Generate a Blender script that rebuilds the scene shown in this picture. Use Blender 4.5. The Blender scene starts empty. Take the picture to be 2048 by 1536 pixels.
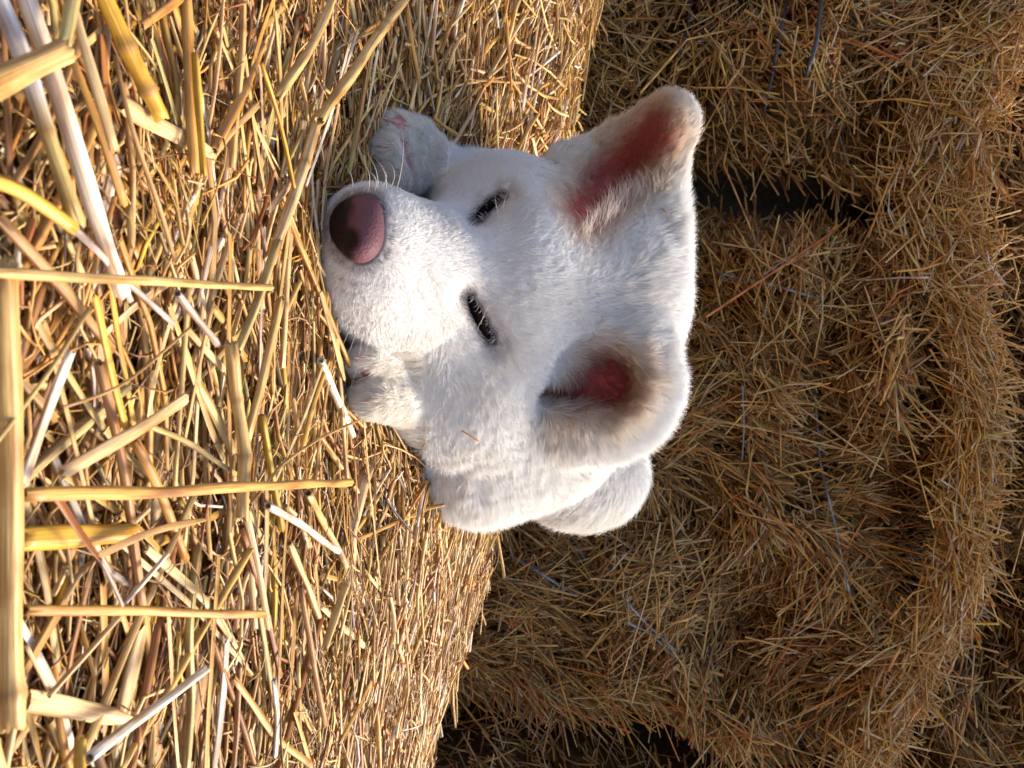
import bpy, math, time
import numpy as np
from mathutils import Matrix, Vector

scene = bpy.context.scene
C = scene.collection
R = math.radians
T0 = time.time()

# ------------------------------------------------------------------ camera (the phone was held on its side)
CAM_H = 0.15
PITCH = R(9.0)
LENS = 28.0
F = LENS / 36.0 * 2048.0                      # focal length in photo pixels
fwd = np.array([0, math.cos(PITCH), -math.sin(PITCH)])
upv = np.array([0, math.sin(PITCH), math.cos(PITCH)])
rgt = np.array([1.0, 0, 0])
cam_pos = np.array([0, 0, CAM_H])
cd = bpy.data.cameras.new('camera')
cam = bpy.data.objects.new('camera', cd)
C.objects.link(cam)
m = Matrix.Identity(4)
for i in range(3):
    m[i][0] = upv[i]; m[i][1] = -rgt[i]; m[i][2] = -fwd[i]; m[i][3] = cam_pos[i]
cam.matrix_world = m
cd.sensor_width = 36; cd.lens = LENS
cd.clip_start = 0.01; cd.clip_end = 2000
cd.dof.use_dof = True
cd.dof.focus_distance = 0.43
cd.dof.aperture_fstop = 30
scene.camera = cam

# ------------------------------------------------------------------ sky, sun, exposure
SUN_DIR = np.array([0.58, 0.36, 0.74]); SUN_DIR /= np.linalg.norm(SUN_DIR)
sun_el = math.asin(SUN_DIR[2])
w = bpy.data.worlds.new('World'); scene.world = w; w.use_nodes = True
nt = w.node_tree; nt.nodes.clear()
sky = nt.nodes.new('ShaderNodeTexSky'); sky.sky_type = 'NISHITA'; sky.sun_disc = False
sky.sun_elevation = sun_el; sky.dust_density = 4; sky.air_density = .8; sky.ozone_density = .6
sky.sun_rotation = math.atan2(SUN_DIR[0], SUN_DIR[1])
bg = nt.nodes.new('ShaderNodeBackground'); bg.inputs[1].default_value = 0.15
wo = nt.nodes.new('ShaderNodeOutputWorld')
nt.links.new(sky.outputs[0], bg.inputs[0]); nt.links.new(bg.outputs[0], wo.inputs[0])
ld = bpy.data.lights.new('sun', 'SUN'); ld.energy = 2.6; ld.angle = R(12); ld.color = (1, 0.88, 0.71)
sun = bpy.data.objects.new('sun', ld); C.objects.link(sun)
sun.rotation_euler = Vector(-SUN_DIR).to_track_quat('-Z', 'Y').to_euler()
scene.view_settings.view_transform = 'Standard'
scene.view_settings.look = 'None'
scene.view_settings.gamma = 1
scene.view_settings.exposure = 1.4
scene.cycles.max_bounces = 8
scene.cycles.diffuse_bounces = 5
scene.cycles.transparent_max_bounces = 8
try:
    scene.cycles_curves.shape = 'RIBBONS'
except Exception:
    pass

# ------------------------------------------------------------------ helpers
def ray(px, py):
    a = (np.asarray(py, float) - 768) / F; b = (np.asarray(px, float) - 1024) / F
    return fwd + a[..., None] * rgt + b[..., None] * upv

def P(px, py, Y):
    d = ray(px, py); return cam_pos + d * (np.asarray(Y) / d[..., 1])[..., None]

def Pv(px, py, Y):
    return P(np.array(px, float), np.array(py, float), np.array(Y, float))

def to_px(p):
    q = p - cam_pos; z = q @ fwd
    return (q @ upv) / z * F + 1024, (q @ rgt) / z * F + 768

def smooth(a, b, x):
    t = np.clip((x - a) / (b - a), 0, 1); return t * t * (3 - 2 * t)

class SineNoise:
    """smooth noise from random plane waves"""
    def __init__(s, seed, freq, n=10, dim=3):
        r = np.random.default_rng(seed)
        s.k = r.normal(size=(n, dim)); s.k *= (freq * r.uniform(.6, 1.5, n) / np.linalg.norm(s.k, axis=1))[:, None] * 2 * np.pi
        s.ph = r.uniform(0, 2 * np.pi, n); s.n = n
    def __call__(s, p):
        p = np.asarray(p, np.float64); o = np.zeros(p.shape[:-1])
        for k, ph in zip(s.k, s.ph): o += np.sin(p @ k + ph)
        return o / math.sqrt(s.n) * 1.2

def mesh_obj(name, verts, faces, mat, parent=None, uv=None, tint=None, smooth_shade=True, col=None, loc=None):
    """faces: (n,4) or (n,3) int array or a list of such"""
    me = bpy.data.meshes.new(name)
    verts = np.asarray(verts, np.float32)
    off = np.zeros(3, np.float32)
    if loc is not None:
        off = np.asarray(loc, np.float32); verts = verts - off
    if not isinstance(faces, list): faces = [faces]
    faces = [np.asarray(f, np.int32) for f in faces if len(f)]
    nl = sum(f.size for f in faces); nf = sum(len(f) for f in faces)
    me.vertices.add(len(verts)); me.vertices.foreach_set('co', verts.ravel())
    me.loops.add(nl); me.loops.foreach_set('vertex_index', np.concatenate([f.ravel() for f in faces]))
    me.polygons.add(nf)
    tot = np.concatenate([np.full(len(f), f.shape[1], np.int32) for f in faces])
    st = np.concatenate([[0], np.cumsum(tot)[:-1]]).astype(np.int32)
    me.polygons.foreach_set('loop_start', st)
    try: me.polygons.foreach_set('loop_total', tot)
    except Exception: pass
    me.polygons.foreach_set('use_smooth', np.full(nf, smooth_shade))
    if uv is not None:      # uv per vertex
        l = me.uv_layers.new(name='UVMap')
        vi = np.concatenate([f.ravel() for f in faces])
        l.data.foreach_set('uv', np.asarray(uv, np.float32)[vi].ravel())
    if tint is not None:    # pigment of each stalk
        at = me.attributes.new('tint', 'FLOAT_COLOR', 'POINT')
        t4 = np.ones((len(verts), 4), np.float32); t4[:, :3] = tint
        at.data.foreach_set('color', t4.ravel())
    me.update(calc_edges=True); me.validate()
    me.materials.append(mat)
    o = bpy.data.objects.new(name, me); C.objects.link(o)
    if loc is not None: o.location = [float(v) for v in off]
    if parent is not None:
        o.parent = parent
        if loc is None: o.location = [-v for v in parent.location]
        else: o.location = [float(a) - b for a, b in zip(off, parent.location)]
    return o

def tag(o, label=None, cat=None, group=None, kind=None):
    if label: o['label'] = label
    if cat: o['category'] = cat
    if group: o['group'] = group
    if kind: o['kind'] = kind
    return o

def empty(name, loc):
    o = bpy.data.objects.new(name, None); C.objects.link(o); o.location = [float(v) for v in loc]; return o

# ------------------------------------------------------------------ materials
def new_mat(name):
    mt = bpy.data.materials.new(name); mt.use_nodes = True
    n = mt.node_tree; n.nodes.clear()
    out = n.nodes.new('ShaderNodeOutputMaterial')
    return mt, n, out

def N(n, t, **kw):
    x = n.nodes.new(t)
    for k, v in kw.items(): setattr(x, k, v)
    return x

def straw_material(name, gain=1.0, rough=0.42, transl=0.12, bump=0.25):
    mt, n, out = new_mat(name)
    at = N(n, 'ShaderNodeAttribute', attribute_name='tint')
    uv = N(n, 'ShaderNodeUVMap', uv_map='UVMap')
    mp = N(n, 'ShaderNodeMapping'); mp.inputs['Scale'].default_value = (30, 34, 1)
    n.links.new(uv.outputs[0], mp.inputs[0])
    fib = N(n, 'ShaderNodeTexNoise'); fib.inputs['Scale'].default_value = 1; fib.inputs['Detail'].default_value = 5
    n.links.new(mp.outputs[0], fib.inputs[0])
    mp2 = N(n, 'ShaderNodeMapping'); mp2.inputs['Scale'].default_value = (1.5, 40, 1)
    n.links.new(uv.outputs[0], mp2.inputs[0])
    blo = N(n, 'ShaderNodeTexNoise'); blo.inputs['Scale'].default_value = 1.0; blo.inputs['Detail'].default_value = 4
    n.links.new(mp2.outputs[0], blo.inputs[0])
    cr = N(n, 'ShaderNodeValToRGB')
    cr.color_ramp.elements[0].position = .3; cr.color_ramp.elements[0].color = (.42, .33, .25, 1)
    cr.color_ramp.elements[1].position = .62; cr.color_ramp.elements[1].color = (1.08, 1.06, 1.02, 1)
    n.links.new(fib.outputs[0], cr.inputs[0])
    cr2 = N(n, 'ShaderNodeValToRGB')
    cr2.color_ramp.elements[0].position = .32; cr2.color_ramp.elements[0].color = (.50, .34, .20, 1)
    cr2.color_ramp.elements[1].position = .6; cr2.color_ramp.elements[1].color = (1.08, 1.08, 1.08, 1)
    n.links.new(blo.outputs[0], cr2.inputs[0])
    m1 = N(n, 'ShaderNodeMix', data_type='RGBA', blend_type='MULTIPLY'); m1.inputs[0].default_value = 1
    n.links.new(at.outputs['Color'], m1.inputs[6]); n.links.new(cr.outputs[0], m1.inputs[7])
    m2 = N(n, 'ShaderNodeMix', data_type='RGBA', blend_type='MULTIPLY'); m2.inputs[0].default_value = 1
    n.links.new(m1.outputs[2], m2.inputs[6]); n.links.new(cr2.outputs[0], m2.inputs[7])
    m3 = N(n, 'ShaderNodeMix', data_type='RGBA', blend_type='MULTIPLY'); m3.inputs[0].default_value = 1
    m3.inputs[7].default_value = (gain, gain, gain, 1)
    n.links.new(m2.outputs[2], m3.inputs[6])
    pb = N(n, 'ShaderNodeBsdfPrincipled'); pb.inputs['Roughness'].default_value = rough
    pb.inputs['Specular IOR Level'].default_value = .45
    n.links.new(m3.outputs[2], pb.inputs['Base Color'])
    bp = N(n, 'ShaderNodeBump'); bp.inputs['Strength'].default_value = bump; bp.inputs['Distance'].default_value = .0006
    n.links.new(fib.outputs[0], bp.inputs['Height']); n.links.new(bp.outputs[0], pb.inputs['Normal'])
    tr = N(n, 'ShaderNodeBsdfTranslucent'); n.links.new(m3.outputs[2], tr.inputs[0])
    mx = N(n, 'ShaderNodeMixShader'); mx.inputs[0].default_value = transl
    n.links.new(pb.outputs[0], mx.inputs[1]); n.links.new(tr.outputs[0], mx.inputs[2])
    n.links.new(mx.outputs[0], out.inputs[0])
    return mt

def plain(name, col, rough=.6, spec=.4, noise=0, nscale=60, bump=0, coat=0):
    mt, n, out = new_mat(name)
    pb = N(n, 'ShaderNodeBsdfPrincipled'); pb.inputs['Roughness'].default_value = rough
    pb.inputs['Specular IOR Level'].default_value = spec; pb.inputs['Coat Weight'].default_value = coat
    pb.inputs['Base Color'].default_value = (*col, 1)
    if noise:
        tc = N(n, 'ShaderNodeTexCoord'); tx = N(n, 'ShaderNodeTexNoise'); tx.inputs['Scale'].default_value = nscale
        tx.inputs['Detail'].default_value = 6
        n.links.new(tc.outputs['Object'], tx.inputs[0])
        cr = N(n, 'ShaderNodeValToRGB')
        cr.color_ramp.elements[0].position = .3; cr.color_ramp.elements[0].color = (*[c * (1 - noise) for c in col], 1)
        cr.color_ramp.elements[1].position = .7; cr.color_ramp.elements[1].color = (*[min(1, c * (1 + noise)) for c in col], 1)
        n.links.new(tx.outputs[0], cr.inputs[0]); n.links.new(cr.outputs[0], pb.inputs['Base Color'])
        if bump:
            bp = N(n, 'ShaderNodeBump'); bp.inputs['Strength'].default_value = bump; bp.inputs['Distance'].default_value = .002
            n.links.new(tx.outputs[0], bp.inputs['Height']); n.links.new(bp.outputs[0], pb.inputs['Normal'])
    n.links.new(pb.outputs[0], out.inputs[0])
    return mt

M_STRAW = straw_material('straw', gain=1.12)
M_STRAW_BG = straw_material('aged_straw', rough=.6, transl=.08, bump=.1)
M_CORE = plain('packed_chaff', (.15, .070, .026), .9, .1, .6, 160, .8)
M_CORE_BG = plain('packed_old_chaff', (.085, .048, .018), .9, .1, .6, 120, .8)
M_GROUND = plain('earth', (.12, .09, .06), .95, .1, .4, 8, .5)
M_TWINE = plain('twine_plastic', (.24, .27, .31), .5, .4, .35, 300)
M_TWINE_D = plain('twine_dark', (.06, .065, .08), .6, .3, .35, 300)  # twine coloured dark to carry the shadow of its grooves

# ------------------------------------------------------------------ straw building
PAL = {
    'cream': (.66, .50, .265), 'pale': (.60, .425, .17), 'gold': (.52, .305, .080), 'yellow': (.60, .38, .05),
    'tan': (.42, .26, .10), 'brown': (.28, .15, .055), 'rust': (.28, .105, .025), 'white': (.78, .72, .62),
    'lilac': (.50, .42, .40), 'blue': (.56, .58, .66), 'green': (.46, .38, .15), 'dark': (.05, .03, .02),
}
PN = np.array([PAL[k] for k in ('cream', 'pale', 'gold', 'tan', 'brown', 'rust', 'white', 'lilac', 'green', 'yellow')])

def straw_arrays(P0, P1, rad, nseg=3, nside=6, bend=None, flat=None, rng=None, tint=None, taper=None):
    """n stalks between P0 and P1; bend = vector added in the middle; flat = thickness ratio (1 round, .15 leaf blade)"""
    n = len(P0); P0 = np.asarray(P0, float); P1 = np.asarray(P1, float)
    rad = np.broadcast_to(rad, (n,)); flat = np.ones(n) if flat is None else np.broadcast_to(flat, (n,))
    bend = np.zeros((n, 3)) if bend is None else bend
    taper = np.ones(n) if taper is None else taper
    ax = P1 - P0; L = np.linalg.norm(ax, axis=1); L[L == 0] = 1e-6; ax = ax / L[:, None]
    ref = rng.normal(size=(n, 3)); ref[:, 2] += 1.2
    e1 = np.cross(ax, ref); e1 /= np.linalg.norm(e1, axis=1)[:, None] + 1e-9; e2 = np.cross(ax, e1)
    ns = nseg + 1
    s = np.linspace(0, 1, ns)
    cen = P0[:, None] + (P1 - P0)[:, None] * s[None, :, None] + bend[:, None] * (4 * s * (1 - s))[None, :, None]
    th = np.arange(nside) / nside * 2 * np.pi
    rs = rad[:, None] * (1 + (taper - 1)[:, None] * s[None]) * (1 + .06 * rng.normal(size=(n, ns)))
    V = cen[:, :, None] + rs[:, :, None, None] * (np.cos(th)[None, None, :, None] * e1[:, None, None]
                                                 + (flat[:, None, None, None] * np.sin(th)[None, None, :, None]) * e2[:, None, None])
    # ragged cut ends
    rag = rng.uniform(-1, 1, (n, 2, nside)) * rad[:, None, None] * 1.0
    V[:, 0] += rag[:, 0, :, None] * ax[:, None]; V[:, -1] += rag[:, 1, :, None] * ax[:, None]
    V = V.reshape(-1, 3)
    i = np.arange(nside); j = (i + 1) % nside
    q = []
    for k in range(nseg):
        q.append(np.stack([k * nside + i, k * nside + j, (k + 1) * nside + j, (k + 1) * nside + i], 1))
    q = np.concatenate(q)
    base = (np.arange(n) * ns * nside)[:, None, None]
    Q = (q[None] + base).reshape(-1, 4)
    u = np.broadcast_to((th / (2 * np.pi))[None, None], (n, ns, nside)) + rng.uniform(0, 50, n)[:, None, None]
    u = np.where(True, np.abs(((u - np.floor(u[:, :1, :1])) * 2) % 2 - 1), u) + rng.integers(0, 60, n)[:, None, None]
    v = np.broadcast_to((s[None] * L[:, None])[:, :, None], (n, ns, nside)) + rng.uniform(0, 50, n)[:, None, None]
    UV = np.stack([u, v], -1).reshape(-1, 2)
    tn = np.repeat(tint, ns * nside, axis=0)
    return V, Q, UV, tn

def merge(parts):
    V, Q, U, T = [], [], [], []; o = 0
    for a in parts:
        V.append(a[0]); Q.append(a[1] + o); U.append(a[2]); T.append(a[3]); o += len(a[0])
    return np.concatenate(V), np.concatenate(Q), np.concatenate(U), np.concatenate(T)

def pick_tints(rng, n, wts, var=.14, gain=1.0):
    wts = np.array(wts, float); wts /= wts.sum()
    k = rng.choice(len(PN), n, p=wts)
    t = PN[k] * (1 + rng.normal(0, var, (n, 1))) * (1 + rng.normal(0, .04, (n, 3)))
    t = t * gain; mx_c = t.max(1, keepdims=True)
    return np.clip(t * np.minimum(1, .80 / mx_c), .01, .9)

# ------------------------------------------------------------------ near bale: height of its top
nz1 = SineNoise(3, 7, 8); nz2 = SineNoise(4, 18, 8)
def top_z(x, y):
    x = np.asarray(x, float); y = np.asarray(y, float)
    wgt = smooth(.33, .76, y)
    p = np.stack([x, y, 0 * x], -1)
    z = wgt * (.044 - .155 * x - .16 * np.clip(x - .12, 0, 1)) + (1 - wgt) * (-.03 * x)
    z = z + .0035 * nz1(p) + .0020 * nz2(p)
    z = z - .009 * np.exp(-((x + .02) ** 2 / .0060 + (y - .385) ** 2 / .0030))      # pressed down by chin and paws
    return z
def edge_y(x):
    return .745 - .15 * x + .012 * nz1(np.stack([x, x * 0, x * 0 + 3], -1))

def on_top(px, py, lift=0.0):
    """where the photo's line of sight meets the bale top (raised by lift)"""
    px = np.asarray(px, float); py = np.asarray(py, float)
    d = ray(px, py); t = np.full(px.shape, .2)
    lo = np.full(px.shape, .05); hi = np.full(px.shape, 3.0)
    for _ in range(40):
        mid = (lo + hi) / 2; q = cam_pos + d * mid[..., None]
        below = q[..., 2] < top_z(q[..., 0], q[..., 1]) + lift
        hi = np.where(below, mid, hi); lo = np.where(below, lo, mid)
    return cam_pos + d * ((lo + hi) / 2)[..., None]

# ------------------------------------------------------------------ PUPPY as a signed distance field
def smin(a, b, k):
    h = np.clip(.5 + .5 * (b - a) / k, 0, 1); return b + (a - b) * h - k * h * (1 - h)
def smax(a, b, k): return -smin(-a, -b, k)

def frame(long_dir, face_dir):
    l = np.array(long_dir, float); l /= np.linalg.norm(l)
    f = np.array(face_dir, float); f -= l * (f @ l); f /= np.linalg.norm(f)
    return np.stack([l, np.cross(f, l), f])          # rows: long, wide, thick

class Ell:
    def __init__(s, c, r, rot=None):
        s.c = np.array(c, float); s.r = np.array(r, float); s.R = rot
    def __call__(s, p):
        q = p - s.c.astype(p.dtype)
        if s.R is not None: q = q @ s.R.T.astype(p.dtype)
        r = s.r.astype(p.dtype)
        k0 = np.sqrt(((q / r) ** 2).sum(-1)) + 1e-9; k1 = np.sqrt(((q / (r * r)) ** 2).sum(-1)) + 1e-9
        return k0 * (k0 - 1) / k1
class Cone:
    """round cone a->b with radii, flattened along face_dir"""
    def __init__(s, a, b, ra, rb, face=None, thick=1.0):
        s.a = np.array(a, float); s.b = np.array(b, float); s.ra = ra; s.rb = rb; s.th = thick
        s.f = None if face is None else np.array(face, float) / np.linalg.norm(face)
    def __call__(s, p):
        q = p - s.a.astype(p.dtype); ab = (s.b - s.a)
        if s.f is not None:
            f = s.f - ab * (s.f @ ab) / (ab @ ab); f /= np.linalg.norm(f)
            d = q @ f.astype(p.dtype)
            q = q + (d * (1 / s.th - 1))[..., None] * f.astype(p.dtype)
        h = np.clip(q @ ab.astype(p.dtype) / (ab @ ab), 0, 1)
        d = np.sqrt(((q - h[..., None] * ab.astype(p.dtype)) ** 2).sum(-1)) - (s.ra + (s.rb - s.ra) * h)
        return d * (1.0 if s.f is None else max(s.th, .5))

E_L_TIP, E_L_BASE = Pv(1330, 248, .470), Pv(1185, 375, .492)
E_L_FACE = np.array([-.30, -1.0, -.10])
E_R_C = Pv(1195, 760, .455)
ear_n = E_L_FACE / np.linalg.norm(E_L_FACE)
EA, EB, EC = Pv(1140, 345, .478), Pv(1300, 470, .502), Pv(1120, 470, .480)     # base corners of the upright ear
ADD = [  # (shape, blend)
    (Ell(Pv(1130, 600, .520), (.078, .080, .071)), .02),                       # skull
    (Ell(Pv(1225, 560, .515), (.050, .055, .036)), .03),                       # crown between the ears
    (Ell(Pv(1045, 550, .453), (.058, .047, .036)), .030),                       # brow
    (Cone(Pv(766, 480, .374), Pv(925, 532, .431), .0200, .031), .024),         # muzzle
    (Ell(Pv(772, 558, .389), (.0215, .034, .021)), .028),                       # right lip pad
    (Ell(Pv(750, 455, .372), (.0185, .028, .018)), .016),                      # left lip pad
    (Ell(Pv(722, 520, .388), (.030, .032, .012)), .016),                       # chin
    (Cone(Pv(815, 610, .420), Pv(900, 680, .455), .026, .040), .045),          # slope from lip to cheek
    (Ell(Pv(985, 432, .474), (.034, .045, .036)), .024),                        # left cheek
    (Ell(Pv(905, 705, .465), (.042, .048, .040)), .024),                        # right cheek
    (Ell(Pv(960, 800, .490), (.042, .060, .046)), .03),                        # right jowl ruff
    (Ell(Pv(1060, 820, .540), (.062, .070, .062)), .03),                       # neck
    (Ell(Pv(960, 915, .535), (.041, .050, .034)), .03),                        # right shoulder
    (Ell(Pv(930, 500, .520), (.060, .050, .050)), .03),                        # chest under the head
    (Ell(Pv(1070, 760, .640), (.085, .130, .062)), .04),                       # trunk
    (Ell(Pv(1140, 900, .690), (.056, .078, .055)), .03),                       # haunch
    (Ell(Pv(1175, 950, .680), (.040, .050, .046)), .02),                       # rump
    # forelegs and paws
    (Cone(Pv(870, 800, .500), Pv(835, 778, .440), .026, .0215), .012),
    (Cone(Pv(822, 745, .432), Pv(737, 718, .395), .0145, .0098), .004),        # toes of right paw
    (Cone(Pv(830, 797, .436), Pv(750, 792, .399), .0158, .0108), .004),
    (Cone(Pv(900, 400, .500), Pv(855, 322, .455), .024, .0160), .010),
    (Cone(Pv(845, 278, .450), Pv(793, 254, .420), .0100, .0072), .0025),        # toes of left paw
    (Cone(Pv(840, 312, .448), Pv(778, 300, .415), .0100, .0076), .001),
    (Cone(Pv(840, 350, .448), Pv(786, 346, .417), .0100, .0074), .001),
    # ears: two rolled rims, a thin plate between them
    (Cone(EA, E_L_TIP, .0160, .0140), .010),
    (Cone(EB, E_L_TIP, .0170, .0140), .008),
    (Cone((EA + EB) / 2 + ear_n * -.010, E_L_TIP - ear_n * .006, .043, .008, E_L_FACE, .28), .012),
    (Ell(EB + np.array([-.002, .004, -.016]), (.026, .020, .028)), .022),
    (Ell(E_R_C + np.array([.000, .024, .000]), (.045, .034, .045)), .014),     # base of the folded right ear
    (Cone(Pv(1245, 700, .472), Pv(1135, 845, .482), .015, .013), .016),
    (Cone(Pv(1115, 700, .464), Pv(1130, 830, .478), .010, .012), .018),
]
SUB = [
    (Cone((EA + EB) / 2 * .72 + E_L_TIP * .28 + ear_n * .023, E_L_TIP + ear_n * .012 + np.array([0.004, 0, -.008]), .024, .006, E_L_FACE, .7), .012),
    (Ell(E_R_C + np.array([.0, -.014, .001]), (.0265, .0235, .0285)), .007),
    (Ell(E_R_C + np.array([.008, -.003, -.018]), (.009, .018, .020)), .007),
]
def sdf(p):
    p = np.asarray(p, np.float32)
    d = None
    for sh, k in ADD:
        v = sh(p); d = v if d is None else smin(d, v, k)
    for sh, k in SUB:
        d = smax(d, -sh(p), k)
    return d
def sdf_n(p, e=.0015):
    g = np.stack([sdf(p + np.array(v) * e) - sdf(p - np.array(v) * e) for v in ((1, 0, 0), (0, 1, 0), (0, 0, 1))], -1)
    return g / (np.linalg.norm(g, axis=-1, keepdims=True) + 1e-9)
def hit(px, py, start=.28):
    d = ray(px, py); d = d / np.linalg.norm(d, axis=-1, keepdims=True)
    t = np.full(np.shape(px), start)
    for _ in range(90): t = t + np.clip(sdf(cam_pos + d * t[..., None]), -.01, .02) * .8
    return cam_pos + d * t[..., None]
def hit1(px, py): return hit(np.array([float(px)]), np.array([float(py)]))[0]
_e = [hit(np.array([952., 998]), np.array([440., 396])), hit(np.array([935., 980]), np.array([592., 678]))]
_n = [sdf_n(q.mean(0)[None])[0] for q in _e]
for q, nn in zip(_e, _n):                        # eye sockets, then the swell of the upper lid
    SUB.append((Cone(q[0] + nn * .0065, q[1] + nn * .0065, .0085, .0085), .008))

def surface_nets(Fv, org, h):
    nx, ny, nz = Fv.shape; ins = Fv < 0
    cells = np.zeros((nx - 1, ny - 1, nz - 1), np.int8)
    for a in (0, 1):
        for b in (0, 1):
            for c in (0, 1): cells += ins[a:nx - 1 + a, b:ny - 1 + b, c:nz - 1 + c]
    act = np.argwhere((cells > 0) & (cells < 8))
    vid = np.full(cells.shape, -1, np.int64); vid[tuple(act.T)] = np.arange(len(act))
    acc = np.zeros((len(act), 3)); cnt = np.zeros(len(act))
    for ax in range(3):
        o1, o2 = [k for k in range(3) if k != ax]
        for s1 in (0, 1):
            for s2 in (0, 1):
                A = act.copy(); A[:, o1] += s1; A[:, o2] += s2; B = A.copy(); B[:, ax] += 1
                fa = Fv[tuple(A.T)]; fb = Fv[tuple(B.T)]; m_ = (fa < 0) != (fb < 0)
                t = np.where(m_, fa / np.where(fa - fb == 0, 1, fa - fb), 0)
                pt = A.astype(float); pt[:, ax] += t
                acc += pt * m_[:, None]; cnt += m_
    V = org + acc / cnt[:, None] * h
    faces = []
    for ax in range(3):
        o1, o2 = [(1, 2), (2, 0), (0, 1)][ax]
        sl = [slice(None)] * 3; sl2 = [slice(None)] * 3
        sl[ax] = slice(0, -1); sl2[ax] = slice(1, None)
        a = ins[tuple(sl)]; b = ins[tuple(sl2)]
        E = np.argwhere(a != b)
        E = E[(E[:, o1] > 0) & (E[:, o2] > 0) & (E[:, o1] < cells.shape[o1]) & (E[:, o2] < cells.shape[o2])]
        fl = a[tuple(E.T)]
        def c(d1, d2):
            q = E.copy(); q[:, o1] -= d1; q[:, o2] -= d2; return vid[tuple(q.T)]
        q = np.stack([c(1, 1), c(0, 1), c(0, 0), c(1, 0)], 1)
        q[~fl] = q[~fl][:, ::-1]
        faces.append(q)
    return V, np.concatenate(faces)

GH = .0028
org = np.array([-.21, .31, -.06]); dim = (np.array([.44, .56, .30]) / GH).astype(int)
gx, gy, gz = [org[k] + np.arange(dim[k]) * GH for k in range(3)]
field = np.empty(dim, np.float32)
for i in range(0, dim[0], 8):
    X, Yg, Z = np.meshgrid(gx[i:i + 8], gy, gz, indexing='ij')
    field[i:i + 8] = sdf(np.stack([X, Yg, Z], -1).astype(np.float32))
bV, bF = surface_nets(field, org, GH)
print('puppy mesh', len(bV), len(bF), round(time.time() - T0, 1))

# pigment of the skin and of the fur at a point of the body, ear shade painted in
NOSE_C = hit1(712, 452)
EYE_L = hit(np.array([952., 975, 1000]), np.array([440., 412, 395]))
EYE_R = hit(np.array([935., 958, 980]), np.array([592., 635, 680]))
def seg_dist(p, a, b):
    ab = b - a; h = np.clip((p - a) @ ab / (ab @ ab), 0, 1); return np.linalg.norm(p - a - h[..., None] * ab, axis=-1)
def eye_dist(p):
    return np.minimum.reduce([seg_dist(p, EYE_L[0], EYE_L[1]), seg_dist(p, EYE_L[1], EYE_L[2]),
                              seg_dist(p, EYE_R[0], EYE_R[1]), seg_dist(p, EYE_R[1], EYE_R[2])])
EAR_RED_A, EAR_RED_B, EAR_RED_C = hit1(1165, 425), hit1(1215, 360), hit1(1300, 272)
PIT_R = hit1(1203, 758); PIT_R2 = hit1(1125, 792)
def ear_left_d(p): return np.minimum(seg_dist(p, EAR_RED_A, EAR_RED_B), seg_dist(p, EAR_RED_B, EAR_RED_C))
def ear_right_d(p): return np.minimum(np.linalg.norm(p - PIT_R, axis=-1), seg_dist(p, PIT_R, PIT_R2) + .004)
PAWPINK = hit(np.array([743., 806, 815, 822]), np.array([748., 243, 292, 328]))
def paw_pink(p): return np.min(np.linalg.norm(p[..., None, :] - PAWPINK, axis=-1), axis=-1)
def lerp(a, b, t): return a + (b - a) * t[..., None]
nc = NOSE_C + np.array([.0, .004, -.001])
nleft = Ell(nc + np.array([-.0072, .003, .0035]), (.0086, .0082, .0080))
nright = Ell(nc + np.array([.0076, -.001, .0020]), (.0086, .0082, .0080))
nmid = Ell(nc + np.array([-.001, .000, -.004]), (.0115, .0065, .0090))
nostr = [Cone(Pv(686, 492, NOSE_C[1] - .0105), Pv(693, 478, NOSE_C[1] - .0068), .0020, .0028),
         Cone(Pv(690, 484, NOSE_C[1] - .0075), Pv(664, 512, NOSE_C[1] - .004), .0026, .0014),
         Cone(Pv(684, 408, NOSE_C[1] - .0085), Pv(662, 392, NOSE_C[1] - .004), .0026, .0014),
         Cone(Pv(640, 448, NOSE_C[1] - .006), Pv(684, 446, NOSE_C[1] - .0070), .0010, .0007)]
ntop = Ell(nc + np.array([.001, -.0005, .0048]), (.0105, .0078, .0078))
def nhull(p):
    p = p.astype(np.float32)
    return smin(smin(smin(nleft(p), nright(p), .006), nmid(p), .006), ntop(p), .005)
def nsdf(p):
    p = p.astype(np.float32)
    d = smin(smin(smin(nleft(p), nright(p), .006), nmid(p), .006), ntop(p), .005)
    for q in nostr: d = smax(d, -q(p), .0030)
    return d
WSPOT = hit(np.array([672., 690, 708, 688, 706, 724, 700, 720, 738, 716, 735, 752, 728, 700]), np.array([545., 553, 560, 572, 580, 588, 598, 606, 612, 624, 632, 640, 650, 640]))
WHITE = np.array([.755, .745, .722])
pn1 = SineNoise(11, 25, 8)
def fur_color(p):
    c = np.broadcast_to(WHITE, p.shape).copy()
    c = lerp(c, np.array([.62, .57, .49]), .28 * smooth(-.2, 1.2, pn1(p)))
    el = ear_left_d(p); er = ear_right_d(p)
    c = lerp(c, np.array([.62, .45, .29]), .85 * (1 - smooth(.012, .032, el)))  # cream inner fur; the tan puts the upright ear's shade into its colour
    c = lerp(c, np.array([.62, .45, .30]), .80 * (1 - smooth(.016, .035, er)))
    c = lerp(c, np.array([.42, .07, .055]), .9 * (1 - smooth(.006, .018, el)))
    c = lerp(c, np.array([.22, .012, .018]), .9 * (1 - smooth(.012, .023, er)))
    ws = np.min(np.linalg.norm(p[..., None, :] - WSPOT, axis=-1), axis=-1)
    c = lerp(c, np.array([.22, .20, .19]), .75 * (1 - smooth(.0005, .0016, ws)))
    e = eye_dist(p)
    c = lerp(c, np.array([.035, .028, .028]), .95 * (1 - smooth(.0030, .0052, e)))
    c = lerp(c, np.array([.40, .33, .29]), .5 * (1 - smooth(.005, .011, e)))
    c = lerp(c, np.array([.16, .14, .14]), .8 * (1 - smooth(.0005, .0045, nhull(p))))
    return c
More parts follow.
